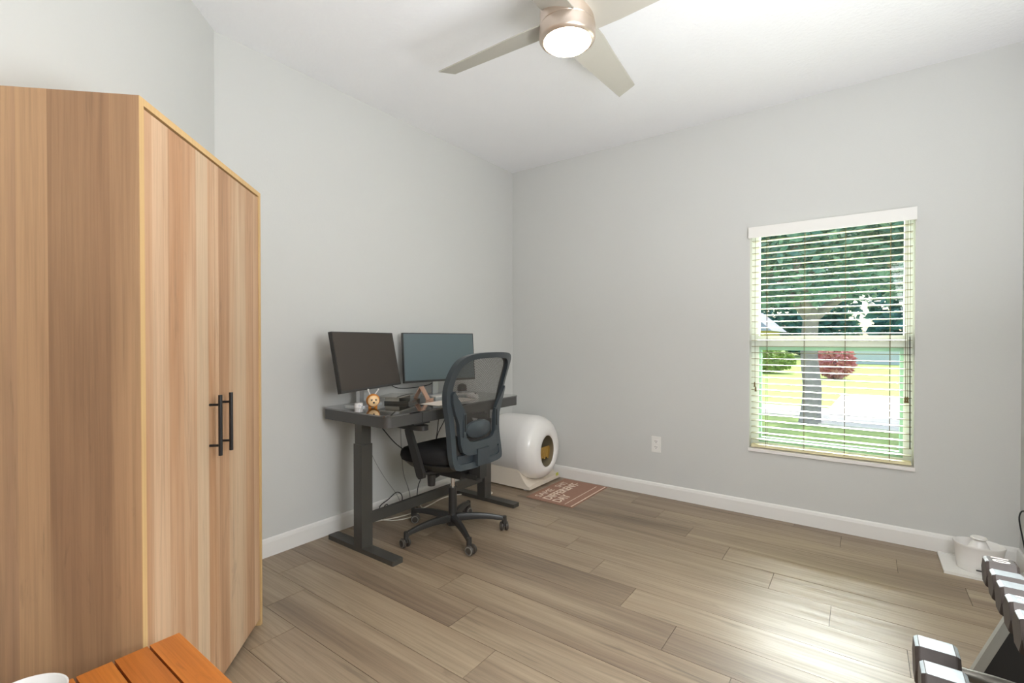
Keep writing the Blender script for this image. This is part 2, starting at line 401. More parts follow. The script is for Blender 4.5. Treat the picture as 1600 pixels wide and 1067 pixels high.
# ------------------------------------------------------------------ wardrobe (corner at floor -2.022,.974; runs along (+,-))
wr = empty('wardrobe', (-2.022, .974, 0), radians(-45), label='tall light oak two-door wardrobe standing diagonally at the left wall', cat='wardrobe')
# local: +x along the doors towards the camera, front face at y=0 looking to +y, body to -y
WWd, WD, WH, tk = .805, .365, 1.80, .018
MB().box((0, -WD, 0), (tk, 0, WH)).build('side_panel', M['oakedge'], wr, bevel=.001, seg=1)
MB().box((WWd-tk, -WD, 0), (WWd, -.0015, WH)).build('side_panel', M['oakshade'], wr)
MB().box((WWd-tk, -.0015, 0), (WWd, 0, WH)).build('edge_strip', M['oakedge'], wr)
MB().box((tk, -WD, WH-tk), (WWd-tk, 0, WH)).build('top_panel', M['oakedge'], wr)
MB().box((tk, -WD, .035), (WWd-tk, -.024, .053)).build('bottom_panel', M['oakedge'], wr)
MB().box((tk, -WD, .053), (WWd-tk, -WD+.006, WH-tk)).build('back_panel', M['oakshade'], wr)
dm = .405
for a, b, hx in ((tk+.003, dm-.001, .365), (dm+.001, WWd-tk-.002, .445)):
    d = MB().box((a, -.021, .030), (b, -.003, WH-tk-.006)).build('door', M['oak'], wr, bevel=.0008, seg=1)
    h = MB().cyl((hx, .030, .812), (hx, .030, 1.010), .0062, n=14)
    for zz in (.845, .978): h.cyl((hx, -.003, zz), (hx, .030, zz), .0042, n=10)
    h.build('handle', M['handle'], d, smooth=True)

# ------------------------------------------------------------------ slatted bench
bn = empty('slatted_bench', (-1.385, .463, 0), label='orange-brown slatted wooden bench in front of the wardrobe', cat='bench')
for i in range(7):
    y = -.0335-i*.067
    MB().box((0, -.031, .424), (.66, .031, .450)).build('slat', M['teak'], bn, (0, y, 0), bevel=.003)
for xx in (.06, .58): MB().box((xx, -.45, .395), (xx+.04, -.012, .424)).build('cross_bar', M['teak'], bn, bevel=.002)
for xx in (.06, .58):
    for yy in (-.44, -.06): MB().box((xx, yy, 0), (xx+.04, yy+.04, .395)).build('leg', M['teak'], bn, bevel=.002)
bw = empty('white_bowl', (-1.295, .165, .4505), label='white rounded bowl on the slatted bench at the lower left edge', cat='bowl')
MB().lathe([(.0, 0), (.035, 0), (.042, .006), (.062, .03), (.070, .050), (.0705, .053), (.068, .052), (.058, .032), (.036, .010), (0, .008)], n=40).build('bowl_body', M['white'], bw, smooth=True)

# ------------------------------------------------------------------ ceiling fan
FX, FYY = -.965, 1.685
fan = empty('ceiling_fan', (FX, FYY, ZC), label='four-blade silver ceiling fan with a lit frosted lamp', cat='ceiling fan')
MB().lathe([(0, 0), (.085, 0), (.085, -.045), (.078, -.06), (.066, -.066), (.066, -.16), (0, -.16)], n=48).build('canopy', M['nickel'], fan, smooth=True)
MB().lathe([(0, -.16), (.098, -.165), (.108, -.18), (.110, -.20), (.110, -.285), (.104, -.292), (0, -.292)], n=48).build('motor_housing', M['nickel'], fan, smooth=True)
MB().lathe([(.1, -.290), (.113, -.292), (.113, -.335), (.108, -.343), (.096, -.348), (.092, -.343), (.092, -.30)], n=48).build('light_ring', M['nickel'], fan, smooth=True)
gmat, t, p = newmat('lit_frosted_glass')
p.inputs['Base Color'].default_value = (1, .95, .85, 1); p.inputs['Emission Color'].default_value = (1, .80, .55, 1); p.inputs['Emission Strength'].default_value = 22
MB().lathe([(.0945, -.335), (.0905, -.350), (.084, -.358), (.062, -.366), (.035, -.370), (.0005, -.371)], n=48).build('lamp_glass', gmat, fan, smooth=True)
bm_ = MB(); outl = [(.085, -.072, .078), (.20, -.074, .076), (.40, -.062, .062), (.66, -.050, .044)]
rings = []
for i, (r, a, b) in enumerate(outl):
    tip = .02 if i == 3 else 0; pit = -radians(19-6*r)
    rings.append([bm_.bm.verts.new((r+tp, y*cos(pit), y*sin(pit)+zz)) for y, zz, tp in ((a, .003, -tip), (b, .003, tip*.2), (b, -.003, tip*.2), (a, -.003, -tip))])
bm_.skin(rings); bme = bm_.mesh('blade', M['blade'], bevel=.0015, seg=1)
for k in range(4): link('blade', bme, fan, (0, 0, -.262), (0, 0, radians(92+90*k)))

# ------------------------------------------------------------------ standing desk
DX0, DX1, DY0, DY1, DZ = -2.595, -1.995, 1.60, 2.80, .79
dk = empty('standing_desk', (-2.295, 2.2, 0), label='black glass-topped electric standing desk against the left wall', cat='desk')
O = Vector((-2.295, 2.2, 0))
def rrect(x0, x1, y0, y1, r, n=8):
    pts = []
    for cx, cy, a0 in ((x1-r, y1-r, 0), (x0+r, y1-r, 90), (x0+r, y0+r, 180), (x1-r, y0+r, 270)):
        for i in range(n+1):
            a = radians(a0+90*i/n); pts.append((cx+r*cos(a), cy+r*sin(a)))
    return pts
hx, hy = .30, .60
MB().prism(rrect(-hx, hx, -hy, hy, .045), .782, .790).build('glass_top', M['glass'], dk, bevel=.0015)
MB().prism(rrect(-hx+.004, hx-.004, -hy+.004, hy-.004, .042), .722, .782).build('desk_body', M['deskside'], dk, bevel=.002, smooth=True)
dr = MB().box((hx-.010, -.345, .726), (hx+.001, .40, .779)).build('drawer', M['deskside'], dk, bevel=.002)
MB().box((hx+.001, -.03, .735), (hx+.010, .03, .741)).build('drawer_pull', M['handle'], dr, bevel=.001)
MB().box((hx-.06, -.40, .712), (hx-.01, -.28, .722)).build('control_panel', M['plastic'], dk, bevel=.002)
for yy in (-.545, .525):
    MB().prism(rrect(-.265, .325, yy-.035, yy+.035, .006, 2), .0, .026).build('foot', M['leg'], dk, bevel=.004)
    MB().box((-.010, yy-.036, .026), (.064, yy+.036, .605)).build('outer_column', M['leg'], dk, bevel=.004)
    MB().box((-.004, yy-.031, .60), (.058, yy+.031, .722)).build('inner_column', M['leg'], dk, bevel=.003)
MB().box((.015, -.509, .140), (.040, .489, .200)).build('crossbar', M['leg'], dk, bevel=.002)

# ------------------------------------------------------------------ monitors
def monitor(p0, p1, zb, zt, tilt, m, label, zneck):
    p0 = Vector(p0); p1 = Vector(p1); mid = (p0+p1)/2; d = p1-p0; L = d.length
    rz = math.atan2(d.y, d.x)-pi/2           # local y along the screen, +x out of the screen
    t = empty('monitor', (mid.x, mid.y, DZ), rz, label, 'monitor', 'monitors on the desk')
    h = zt-zb; T_ = Matrix.Translation((0, 0, zb-DZ)) @ Matrix.Rotation(-tilt, 4, 'Y')
    MB().box((-.022, -L/2, 0), (0, L/2, h)).xform(T_).build('housing', M['plastic'], t, bevel=.004)
    MB().box((0, -L/2+.006, .014), (.0012, L/2-.006, h-.006)).xform(T_).build('screen', m, t)
    xb = -.10
    MB().box((xb-.012, -.022, .008), (xb+.012, .022, .23)).box((xb, -.03, .17), (-.040, .03, .23)).build('stand_neck', M['silver'], t, bevel=.004)
    MB().prism(rrect(xb-.05, xb+.10, -.10, .10, .02, 4), 0, .010).build('stand_foot', M['silver'], t, bevel=.002)
    return t
monitor((-2.302, 1.54), (-2.485, 2.115), .893, 1.243, radians(11), M['screen1'], 'flat monitor with a dark brown-grey screen at the left end of the desk', 0)
monitor((-2.49, 2.15), (-2.335, 2.70), .896, 1.240, radians(5), M['screen2'], 'monitor with a bluish grey screen, reflection painted in, behind the chair', 0)

# ------------------------------------------------------------------ office chair (hub on the floor; local -x is forward)
ch = empty('office_chair', (-2.025, 2.13, 0), radians(0), label='black mesh-back office swivel chair on five casters at the desk', cat='chair')
MB().cyl((0, 0, .055), (0, 0, .125), .036, .030, 20).build('base_hub', M['plastic'], ch, bevel=.004, smooth=True)
cm = {}
for k in range(5):
    a = radians(-30+72*k); c, s_ = cos(a), sin(a)
    m = MB(); rings = []
    for i in range(9):
        u = i/8; r = .02+.300*u; z = .098+.012*sin(u*2.2)-.030*u*u; wd = .024-.010*u; hh = .021-.009*u
        rings.append([m.bm.verts.new((r*c-y*s_, r*s_+y*c, z+zz)) for y, zz in ((-wd*.55, hh), (wd*.55, hh), (wd, -hh*.2), (wd*.8, -hh), (-wd*.8, -hh), (-wd, -hh*.2))])
    m.skin(rings).build('base_leg', M['plastic'], ch, bevel=.002, smooth=True, angle=50)
    px, py = .320*c, .320*s_; ca = a+radians(35+60*k); ux, uy = cos(ca), sin(ca)
    cst = MB().cyl((0, 0, .050), (0, 0, .092), .016, .014, 12).box((-.012, -.006, .030), (.012, .006, .060)).build('caster', M['plastic'], ch, (px, py, 0), (0, 0, ca), smooth=True)
    for sy in (-1, 1):
        w_ = MB().lathe([(0, .006*sy), (.020, .006*sy), (.027, .010*sy), (.0275, .018*sy), (.023, .024*sy), (.016, .025*sy), (.015, .022*sy), (0, .022*sy)], (0, 0, .0275), 24, 'y')
        w_.build('caster_wheel', M['wheel'], cst, (.012, 0, 0), smooth=True, angle=35)
        MB().lathe([(.0185, .0245*sy), (.0235, .0242*sy), (.0235, .0250*sy), (.0185, .0256*sy)], (0, 0, .0275), 24, 'y').build('wheel_ring', M['wheelring'], cst, (.012, 0, 0), smooth=True)
MB().cyl((0, 0, .12), (0, 0, .285), .0265, .025, 20).build('column_cover', M['plastic'], ch, bevel=.002, smooth=True)
MB().cyl((0, 0, .285), (0, 0, .39), .0135, n=16).build('gas_lift', M['chrome'], ch, smooth=True)
MB().box((-.11, -.07, .365), (.13, .07, .415)).box((.10, -.035, .37), (.225, .035, .395)).build('tilt_mechanism', M['plastic'], ch, bevel=.006)
MB().cyl((-.03, -.09, .375), (-.03, -.165, .36), .010, n=10).cyl((-.03, -.150, .392), (-.03, -.150, .325), .026, .022, 16).build('tension_knob', M['plastic'], ch, bevel=.003, smooth=True)
def superellipse(rx, ry, n, e):
    out = []
    for i in range(n):
        a = 2*pi*i/n; c, s_ = cos(a), sin(a)
        out.append((rx*math.copysign(abs(c)**(2/e), c), ry*math.copysign(abs(s_)**(2/e), s_)))
    return out
def pad(cx, rx, ry, prof, e=3.2, n=44, slope=0):
    m = MB(); rings = []
    for f, z in prof:
        rings.append([m.bm.verts.new((cx+x*f, y*f, z+slope*x*f-.03*max(0, (-(x*f)-rx*.6)/rx))) for x, y in superellipse(rx, ry, n, e)])
    return m.skin(rings)
pad(-.045, .250, .252, [(.6, .462), (.88, .462), (.97, .478), (1, .505), (.985, .530), (.93, .546), (.75, .552), (.4, .549), (.05, .547)], slope=.05).build('seat_cushion', M['fabric'], ch, smooth=True, angle=80)
pad(-.045, .235, .240, [(.35, .405), (.6, .410), (.85, .430), (1.0, .468), (.9, .470)]).build('seat_shell', M['pan'], ch, smooth=True, angle=80)
# backrest ring frame
def spl(pts, n, mirror=True):
    """closed Catmull-Rom outline from right-half points (y,z), bottom to top"""
    P = [(y, z) for y, z in pts]+[(-y, z) for y, z in reversed(pts) if y > 1e-6]
    out = []; Ln = len(P)
    for i in range(Ln):
        a, b, c, d = [Vector(P[(i+k) % Ln]) for k in (-1, 0, 1, 2)]
        for k in range(n):
            t = k/n; out.append(.5*((2*b)+(c-a)*t+(2*a-5*b+4*c-d)*t*t+(3*b-a-3*c+d)*t**3))
    return out
def bx(y, z):                               # rear surface of the back
    u = (z-.46)/.65
    return .235+.10*u*u+.035*math.sin(u*pi)*-1+.0-.75*y*y*(.35+.65*min(1, u*1.4))
outer = spl([(0, .452), (.12, .454), (.190, .460), (.214, .480), (.220, .54), (.218, .64), (.228, .74), (.250, .84), (.258, .93), (.250, 1.02), (.222, 1.082), (.15, 1.112), (0, 1.120)], 4)
inner = spl([(0, .486), (.12, .487), (.172, .490), (.186, .505), (.189, .55), (.187, .64), (.197, .74), (.218, .84), (.226, .93), (.217, 1.01), (.190, 1.056), (.13, 1.082), (0, 1.088)], 4)
def ringframe(out, inn, depth, dx=0., name='f', mtl=None, par=None, bev=.006):
    m = MB(); L_ = []
    for pts, off in ((out, 0), (inn, 0), (inn, -depth), (out, -depth)):
        L_.append([m.bm.verts.new((bx(p[0], p[1])+dx+off, p[0], p[1])) for p in pts])
    m.skin(L_, closed=True)
    return m.build(name, mtl, par, bevel=bev, seg=3, smooth=True, angle=60)
ringframe(outer, inner, .036, 0, 'back_frame', M['gplastic'], ch)
# mesh panel: woven strands
mm_, t, p = newmat('back_mesh'); N = t.nodes.new; L = t.links.new
p.inputs['Base Color'].default_value = srgb(64, 60, 56); p.inputs['Roughness'].default_value = .8
tc = N('ShaderNodeTexCoord'); sp = N('ShaderNodeSeparateXYZ'); L(tc.outputs['Object'], sp.inputs[0])
def wave(out, fq):
    a = N('ShaderNodeMath'); a.operation = 'MULTIPLY'; a.inputs[1].default_value = fq; L(out, a.inputs[0])
    b = N('ShaderNodeMath'); b.operation = 'SINE'; L(a.outputs[0], b.inputs[0]); return b.outputs[0]
ad = N('ShaderNodeMath'); ad.operation = 'MULTIPLY'; L(wave(sp.outputs[1], 2*pi/.0085), ad.inputs[0]); L(wave(sp.outputs[2], 2*pi/.0085), ad.inputs[1])
gt = N('ShaderNodeMath'); gt.operation = 'LESS_THAN'; gt.inputs[1].default_value = .20; L(ad.outputs[0], gt.inputs[0]); L(gt.outputs[0], p.inputs['Alpha'])
m = MB(); N_ = len(inner); cx_ = .78; rows = []
for f in (1.02, .8, .55, .3, .08):
    rows.append([m.bm.verts.new((bx(q[0]*f, cx_+(q[1]-cx_)*f)-.024, q[0]*f, cx_+(q[1]-cx_)*f)) for q in inner])
m.skin(rows, (False, True)); m.build('back_mesh', mm_, ch, smooth=True)
# lower yoke (U shape) behind the mesh
yo, yi = [], []
def U(pts):
    return [(y, z) for y, z in pts]+[(-y, z) for y, z in reversed(pts) if y > 1e-6]
m = MB()
prof = [((0, .530), (0, .602)), ((.07, .530), (.07, .604)), ((.125, .536), (.105, .612)), ((.158, .556), (.128, .640)), ((.170, .60), (.130, .69)), ((.172, .66), (.132, .74)), ((.178, .72), (.140, .785)), ((.205, .78), (.172, .83)), ((.226, .84), (.205, .875)), ((.234, .89), (.224, .905))]
full = [((-a[0], a[1]), (-b[0], b[1])) for a, b in reversed(prof[1:])]+prof
rings = []
for a, b in full:
    rings.append([m.bm.verts.new((bx(q[0], q[1])+dx, q[0], q[1])) for q, dx in ((a, -.004), (a, .020), (b, .020), (b, -.004))])
m.skin(rings).build('lumbar_yoke', M['gplastic'], ch, bevel=.006, seg=3, smooth=True, angle=60)
m = MB(); rows = []
for f, dx in ((1, -.012), (.95, .004), (.7, .012), (.05, .015)):
    rows.append([m.bm.verts.new((bx(y*f, .665)+dx, y*f, .668+z*f)) for y, z in superellipse(.112, .052, 32, 2.3)])
m.skin(rows, (True, True)).build('lumbar_pad', M['gplastic'], ch, smooth=True)
for sy in (-1, 1):
    sldr = MB().box((bx(.142, .70)+.012, sy*.142-.011, .640), (bx(.142, .70)+.026, sy*.142+.011, .778)).build('lumbar_slider', M['gplastic'], ch, bevel=.004)
    MB().box((bx(.142, .70)+.0262, sy*.142-.004, .672), (bx(.142, .70)+.0275, sy*.142+.004, .768)).build('slider_slot', M['fabric'], sldr)
MB().box((bx(0, .5)-.02, -.052, .462), (bx(0, .5)+.022, .052, .560)).build('back_bracket', M['gplastic'], ch, bevel=.007, seg=3)
MB().box((bx(.1, .5)-.03, -.185, .482), (bx(.1, .5)-.012, .185, .535)).build('lower_panel', M['gplastic'], ch, bevel=.004)
MB().box((.16, -.03, .385), (bx(0, .47)+.012, .03, .47)).build('back_support', M['plastic'], ch, bevel=.006)
# arms
for sy in (-1, 1):
    arm = MB(); yy = sy*.262
    rings = []
    for u, (x, z) in enumerate(((.012, .398), (.004, .415), (-.045, .53), (-.098, .650), (-.107, .672))):
        wv = (.018, .030, .027, .024, .020)[u]
        rings.append([arm.bm.verts.new((x+q*cos(radians(20)), yy+r, z+q*sin(radians(20)))) for q, r in ((-wv, -.011), (wv, -.011), (wv, .011), (-wv, .011))])
    arm.skin(rings)
    ao = arm.build('armrest', M['plastic'], ch, bevel=.005, seg=3, smooth=True, angle=60)
    MB().bar((-.01, yy, .425), (-.01, sy*.10, .402), .05, .014).build('arm_bracket', M['plastic'], ao, bevel=.003)
    MB().prism([(x-.075, y+yy+sy*.004) for x, y in superellipse(.125, .042, 28, 3)], .678, .704).build('arm_pad', M['plastic'], ao, bevel=.008, seg=3, smooth=True)

# ------------------------------------------------------------------ things on the desk
fg = empty('orange_desk_figure', (-2.322, 1.765, DZ), radians(-30), label='small round orange figure with a pale face at the left front of the desk', cat='figurine')
m = MB(); m.lathe([(0, -.033), (.017, -.030), (.029, -.017), (.034, 0), (.029, .017), (.017, .030), (0, .033)], (0, 0, .036), 28, 'x'); m.build('body', M['orange'], fg, smooth=True, angle=80)
MB().lathe([(.0275, .018), (.026, .026), (.018, .0325), (.008, .0352), (0, .036)], (0, 0, .036), 24, 'x').build('face', M['face'], fg, smooth=True)
e_ = MB()
for yy in (-.010, .010):
    for s_ in (-1, 1): e_.bar((.0345, yy-.004, .042-.004*s_), (.0345, yy+.004, .042+.004*s_), .003, .0016, (1, 0, 0))
e_.build('eye', M['black'], fg); fg.scale = (1.18,)*3
MB().lathe([(0, .001), (.005, .0), (0, -.001)], (.036, 0, .029), 10, 'x').build('mouth', M['black'], fg)
for yy, ty in ((-.014, -.022), (.010, .026)):
    MB().cyl((0, yy, .066), (0, ty, .088), .0028, .0024, 8).cyl((0, ty*1.02, .087), (0, ty*1.02, .094), .004, .004, 8).build('antenna', M['white'], fg, smooth=True)
MB().cyl((-.005, -.014, 0), (-.005, -.014, .010), .008, n=10).cyl((-.005, .014, 0), (-.005, .014, .010), .008, n=10).build('foot', M['orange'], fg)
wc = empty('white_charger_puck', (-2.405, 1.725, DZ), label='small white puck-shaped gadget beside the orange figure', cat='gadget')
MB().cyl((0, 0, 0), (0, 0, .026), .026, .024, 28).build('puck_body', M['white'], wc, bevel=.003, smooth=True)
MB().cyl((.0235, -.010, .013), (.027, -.011, .013), .006, n=12).build('button', M['chrome'], wc)
dg = empty('clear_shelf_riser', (-2.375, 2.03, DZ), radians(24), label='low dark riser with a clear plate on top in front of the monitors', cat='desk riser')
MB().box((-.080, -.085, 0), (.085, .085, .016)).build('dark_box', M['darkglass'], dg, bevel=.001)
for yy in (-.083, .083): MB().box((-.075, yy-.002, .016), (.02, yy+.002, .040)).build('riser_leg', M['clear'], dg)
MB().box((-.13, -.11, .040), (.04, .11, .044)).build('top_plate', M['clear'], dg, bevel=.001)
ps = empty('phone_stand', (-2.36, 2.19, DZ), radians(18), label='rose-gold folded phone stand at the middle of the desk', cat='phone stand')
m = MB().bar((.045, 0, .004), (-.005, 0, .088), .050, .006, (1, 0, 0)); m.build('front_plate', M['rose'], ps, bevel=.001)
MB().bar((-.055, 0, .004), (-.005, 0, .088), .050, .004, (1, 0, 0)).build('rear_plate', M['rose'], ps, bevel=.001)
MB().box((.040, -.025, 0), (.072, .025, .004)).box((.068, -.025, .004), (.072, .025, .014)).build('lip', M['rose'], ps, bevel=.001)
kb = empty('keyboard', (-2.335, 2.445, DZ), radians(-12), label='silver keyboard below the right monitor', cat='keyboard')
MB().box((-.06, -.17, 0), (.06, .17, .012)).build('case', M['silver'], kb, bevel=.003)
ky = MB()
for r in range(5):
    for c_ in range(14): ky.box((-.05+r*.020, -.158+c_*.0226, .012), (-.034+r*.020, -.139+c_*.0226, .0155))
tag(ky.build('keys', M['white'], kb), kind='stuff')
tag(MB().box((-.075, -.195, 0), (.075, .195, .0015)).build('paper_sheet', M['paper'], None, (-2.145, 2.235, DZ+.0005), (0, 0, radians(3))), 'large pale sheet of paper at the front edge of the desk', 'paper')
mo = empty('computer_mouse', (-2.165, 2.475, DZ), radians(180), label='translucent white computer mouse seen through the chair back', cat='mouse')
pad(0, .052, .031, [(.9, 0), (1, .006), (.95, .018), (.75, .029), (.4, .035), (.05, .036)], 2.3, 28).build('mouse_shell', M['white'], mo, smooth=True, angle=80)
MB().cyl((-.028, -.003, .030), (-.028, .003, .030), .006, n=12).build('scroll_wheel', M['plastic'], mo)
sp_ = empty('black_speaker', (-2.435, 2.665, DZ), label='black domed speaker on the desk behind the chair mesh', cat='speaker')
MB().lathe([(0, 0), (.034, 0), (.036, .006), (.036, .040), (.031, .058), (.018, .068), (0, .071)], n=28).build('speaker_body', M['plastic'], sp_, smooth=True)
MB().lathe([(.0365, .008), (.0375, .010), (.0375, .013), (.0365, .015)], n=28).build('speaker_band', M['silver'], sp_, smooth=True)

# ------------------------------------------------------------------ litter box
lb = empty('automatic_litter_box', (-2.33, 3.290, 0), label='white drum-shaped automatic litter box in the corner', cat='litter box')
DR, DZc, XF, XBk = .260, .300, .272, -.21      # drum radius, axis height, front / back x in local coordinates
OA, OB = .104, .130
m = MB(); n = 64; prof = [(.262, -.02), (.268, .0), (.272, .12), (.268, .38), (.252, .62), (.222, .82), (.185, .94), (.14, 1.0), (.13, 1.0), (-.16, .985), (-.20, .93), (-.22, .8), (-.225, .3), (-.225, 0)]
rings = []
for x, wv in prof:
    rr = []
    for i in range(n):
        a = 2*pi*i/n
        if x > -.19:
            oy, oz = OA*cos(a), OB*sin(a)-.020
            yy = oy+(DR*cos(a)-oy)*wv; zz = oz+(DR*sin(a)-oz)*wv
        else: yy = DR*cos(a)*max(wv, .01); zz = DR*sin(a)*max(wv, .01)
        rr.append(m.bm.verts.new((x, yy, DZc+zz)))
    rings.append(rr)
m.skin(rings, (False, False)).build('drum', M['white'], lb, smooth=True, angle=80)
m = MB(); rings = []
for x, f in ((.262, .985), (.255, 1.0), (.10, 1.25), (-.12, 1.25), (-.121, .01)):
    rings.append([m.bm.verts.new((x, OA*f*cos(2*pi*i/n), DZc-.020+OB*f*sin(2*pi*i/n))) for i in range(n)])
m.skin(rings, (False, False)).build('inner_liner', M['brownin'], lb, smooth=True)
m = MB()
for i in range(9):
    y = -.104+i*.026; m.box((.215, y-.011, DZc-.085-(i % 2)*.012), (.220, y+.011, DZc-.01))
m.box((.210, -.108, DZc-.03), (.216, .108, DZc+.002)); m.build('amber_flap', M['amber'], lb)
# cradle base with swept sides
m = MB(); gx, gy = 24, 16; x0, x1, yh = -.235, .245, .232
def ctop(u, v):
    sz = (.150+.034*sin(min(1, u/.7)*pi*.62)) if u < .62 else .182-.150*(.5-.5*cos((u-.62)/.38*pi))
    c = abs(2*v-1); dip = .045+.03*c**2
    return sz*c**2.2+dip*(1-c**2.2) if sz > dip else sz+(dip-sz)*(1-c**3)*.9
top = [[m.bm.verts.new((x0+(x1-x0)*i/gx+(.0 if i < gx else 0)-.0, (2*j/gy-1)*yh*(1-.10*(ctop(i/gx, j/gy)/.18)), max(.03, ctop(i/gx, j/gy)))) for j in range(gy+1)] for i in range(gx+1)]
bot = [[m.bm.verts.new((x0+(x1-x0)*i/gx, (2*j/gy-1)*yh, .012)) for j in range(gy+1)] for i in range(gx+1)]
F = m.bm.faces.new
for i in range(gx):
    for j in range(gy):
        F((top[i][j], top[i+1][j], top[i+1][j+1], top[i][j+1])); F((bot[i][j], bot[i][j+1], bot[i+1][j+1], bot[i+1][j]))
for i in range(gx):
    F((bot[i][0], bot[i+1][0], top[i+1][0], top[i][0])); F((bot[i+1][gy], bot[i][gy], top[i][gy], top[i+1][gy]))
for j in range(gy):
    F((bot[0][j+1], bot[0][j], top[0][j], top[0][j+1])); F((bot[gx][j], bot[gx][j+1], top[gx][j+1], top[gx][j]))
m.build('base', M['cream'], lb, smooth=True, angle=35)
for sx in (-.2, .19):
    for sy in (-.2, .2): MB().cyl((sx, sy, 0), (sx, sy, .013), .018, n=14).build('foot', M['white'], lb)
MB().box((.2455, .165, .034), (.2465, .205, .060)).build('sticker', M['yellow'], lb)

# ------------------------------------------------------------------ door mat with lettering
dmt = empty('door_mat', (-1.84, 3.232, 0), label='brown printed doormat lying in front of the litter box', cat='mat')
HX, HY = .196, .288
MB().box((-HX, -HY, 0), (HX, HY, .005)).build('mat_body', M['mat'], dmt, bevel=.002)
# reading direction +y, tops of the letters towards -x
R_ = Matrix(((0, -1, 0, 0), (1, 0, 0, 0), (0, 0, 1, .0052), (0, 0, 0, 1)))
fittext('lettering', 'SHIT', .055, .20, .105, .160, R_, M['mattext'], dmt, bold=-.0006)
fittext('lettering', 'SAME', -.235, -.02, .105, .160, R_, M['mattext'], dmt, bold=-.0006)
fittext('lettering', 'DIFFERENT', -.245, .215, .012, .082, R_, M['mattext'], dmt, bold=.0018)
fittext('lettering', 'DAY', -.250, -.075, -.075, -.005, R_, M['mattext'], dmt, bold=.0018)
MB().box((.120, -.26, .005), (.125, .25, .0056)).build('printed_line', M['mattext'], dmt)
MB().box((.180, -.28, .005), (.188, .28, .0056)).build('printed_line', M['mattext'], dmt)
MB().box((-.045, .10, .005), (-.041, .24, .0056)).build('printed_line', M['mattext'], dmt)

# ------------------------------------------------------------------ pet fountain and tray
ty = empty('feeding_tray', (.475, 3.39, 0), label='flat white tray on the floor by the right corner', cat='tray')
m = MB().box((-.13, -.14, 0), (.13, .14, .005))
for a, b in (((-.13, -.14), (.13, -.132)), ((-.13, .132), (.13, .14)), ((-.13, -.132), (-.122, .132)), ((.122, -.132), (.13, .132))): m.box((a[0], a[1], .005), (b[0], b[1], .013))
m.build('tray_body', M['trim'], ty, bevel=.002)
bo = empty('pet_fountain', (.492, 3.385, .005), label='white oval pet water fountain with a raised centre on the white tray', cat='pet bowl')
MB().lathe([(0, 0), (.82, 0), (.86, .006), (.90, .05), (.95, .100), (1.0, .126), (1.03, .132), (1.01, .137), (.95, .131), (.90, .110), (.80, .092), (.60, .096), (.42, .118), (.30, .146), (.24, .156), (.18, .158), (0, .158)], n=56, sx=.098, sy=.080).build('basin', M['white'], bo, smooth=True, angle=60)
MB().lathe([(.016, .155), (.030, .160), (.034, .165), (.030, .170), (.022, .168), (0, .160)], n=36).build('spout_cap', M['white'], bo, smooth=True)
MB().box((-.02, -.0815, .020), (.02, -.072, .024)).build('level_mark', M['plastic'], bo)

# ------------------------------------------------------------------ dumbbells and rack
rk = empty('dumbbell_rack', (.42, 1.35, 0), label='silver steel dumbbell rack along the right wall', cat='dumbbell rack')
def RK(name, mb, m, **kw): return mb.xform(Matrix.Translation(-rk.location)).build(name, m, rk, **kw)
for yy in (1.84, .80):
    RK('leg', MB().bar((.165, yy, 0), (.345, yy, .47), .022, .020, (1, 0, 0)), M['rack'], bevel=.003)
    RK('upright', MB().bar((.60, yy, 0), (.50, yy, .62), .028, .045, (1, 0, 0)), M['rack'], bevel=.003)
    RK('gusset_plate', MB().prism([(.215, .10), (.56, .10), (.51, .46), (.335, .42)], 0, .004).xform(Matrix.Translation((0, yy+.002, 0)) @ Matrix.Rotation(radians(90), 4, 'X')), M['gusset'])
for (x, z, yE) in ((.305, .534, 1.80), (.475, .534, 1.80), (.175, .285, 1.68), (.345, .285, 1.68)):
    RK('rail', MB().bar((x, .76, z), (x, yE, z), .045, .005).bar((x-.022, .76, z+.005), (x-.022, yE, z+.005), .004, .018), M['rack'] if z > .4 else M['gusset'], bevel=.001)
def hexhead(m, x0, x1, af, n=6, mi_top=0):
    s_ = af/math.sqrt(3); ch_ = (x1-x0)*.10
    rings = []
    for x, f in ((x0, .90), (x0+ch_, 1), (x1-ch_, 1), (x1, .90)):
        rings.append([m.bm.verts.new((x, f*s_*cos(radians(60*i)), f*s_*sin(radians(60*i)))) for i in range(6)])
    m.skin(rings)
    for f in m.bm.faces:
        f.normal_update()
def dumbbell(x, y, z, af, hl, gl, tops, label, num=None, rot=0):
    t = empty('hex_dumbbell', (x, y, z), 0, label, 'dumbbell', 'hex dumbbells on the rack')
    t.rotation_euler = (radians(rot), 0, 0)
    MB().tube([(hl, 0, 0), (hl+gl*.25, 0, 0), (hl+gl*.5, 0, 0), (hl+gl*.75, 0, 0), (hl+gl, 0, 0)], lambda u: .0135+.0025*sin(u*pi), 14, 3).build('grip', M['grip'], t, smooth=True)
    for a, b in ((0, hl), (hl+gl, 2*hl+gl)):
        m = MB(); hexhead(m, a, b, af)
        bmesh.ops.recalc_face_normals(m.bm, faces=m.bm.faces)
        for f in m.bm.faces:
            nn_ = f.normal
            if tops and nn_.z > .45 and abs(nn_.y) < .35: f.material_index = 1
            if tops > 1 and abs(nn_.x) > .6 and nn_.x < 0 and a == 0: f.material_index = 1
        m.build('head', [M['iron'], M['worn']], t, bevel=.0012)
    if num:
        s_ = af/math.sqrt(3)
        R2 = Matrix(((0, 1, 0, 0), (-1, 0, 0, 0), (0, 0, 1, af/2+.0004), (0, 0, 0, 1)))
        R2 = Matrix.Translation((hl*.5, 0, 0)) @ R2
        fittext('number', num, -s_*.40, s_*.40, -hl*.27, hl*.27, R2, M['paper'], t, .0004, .0004)
    return t
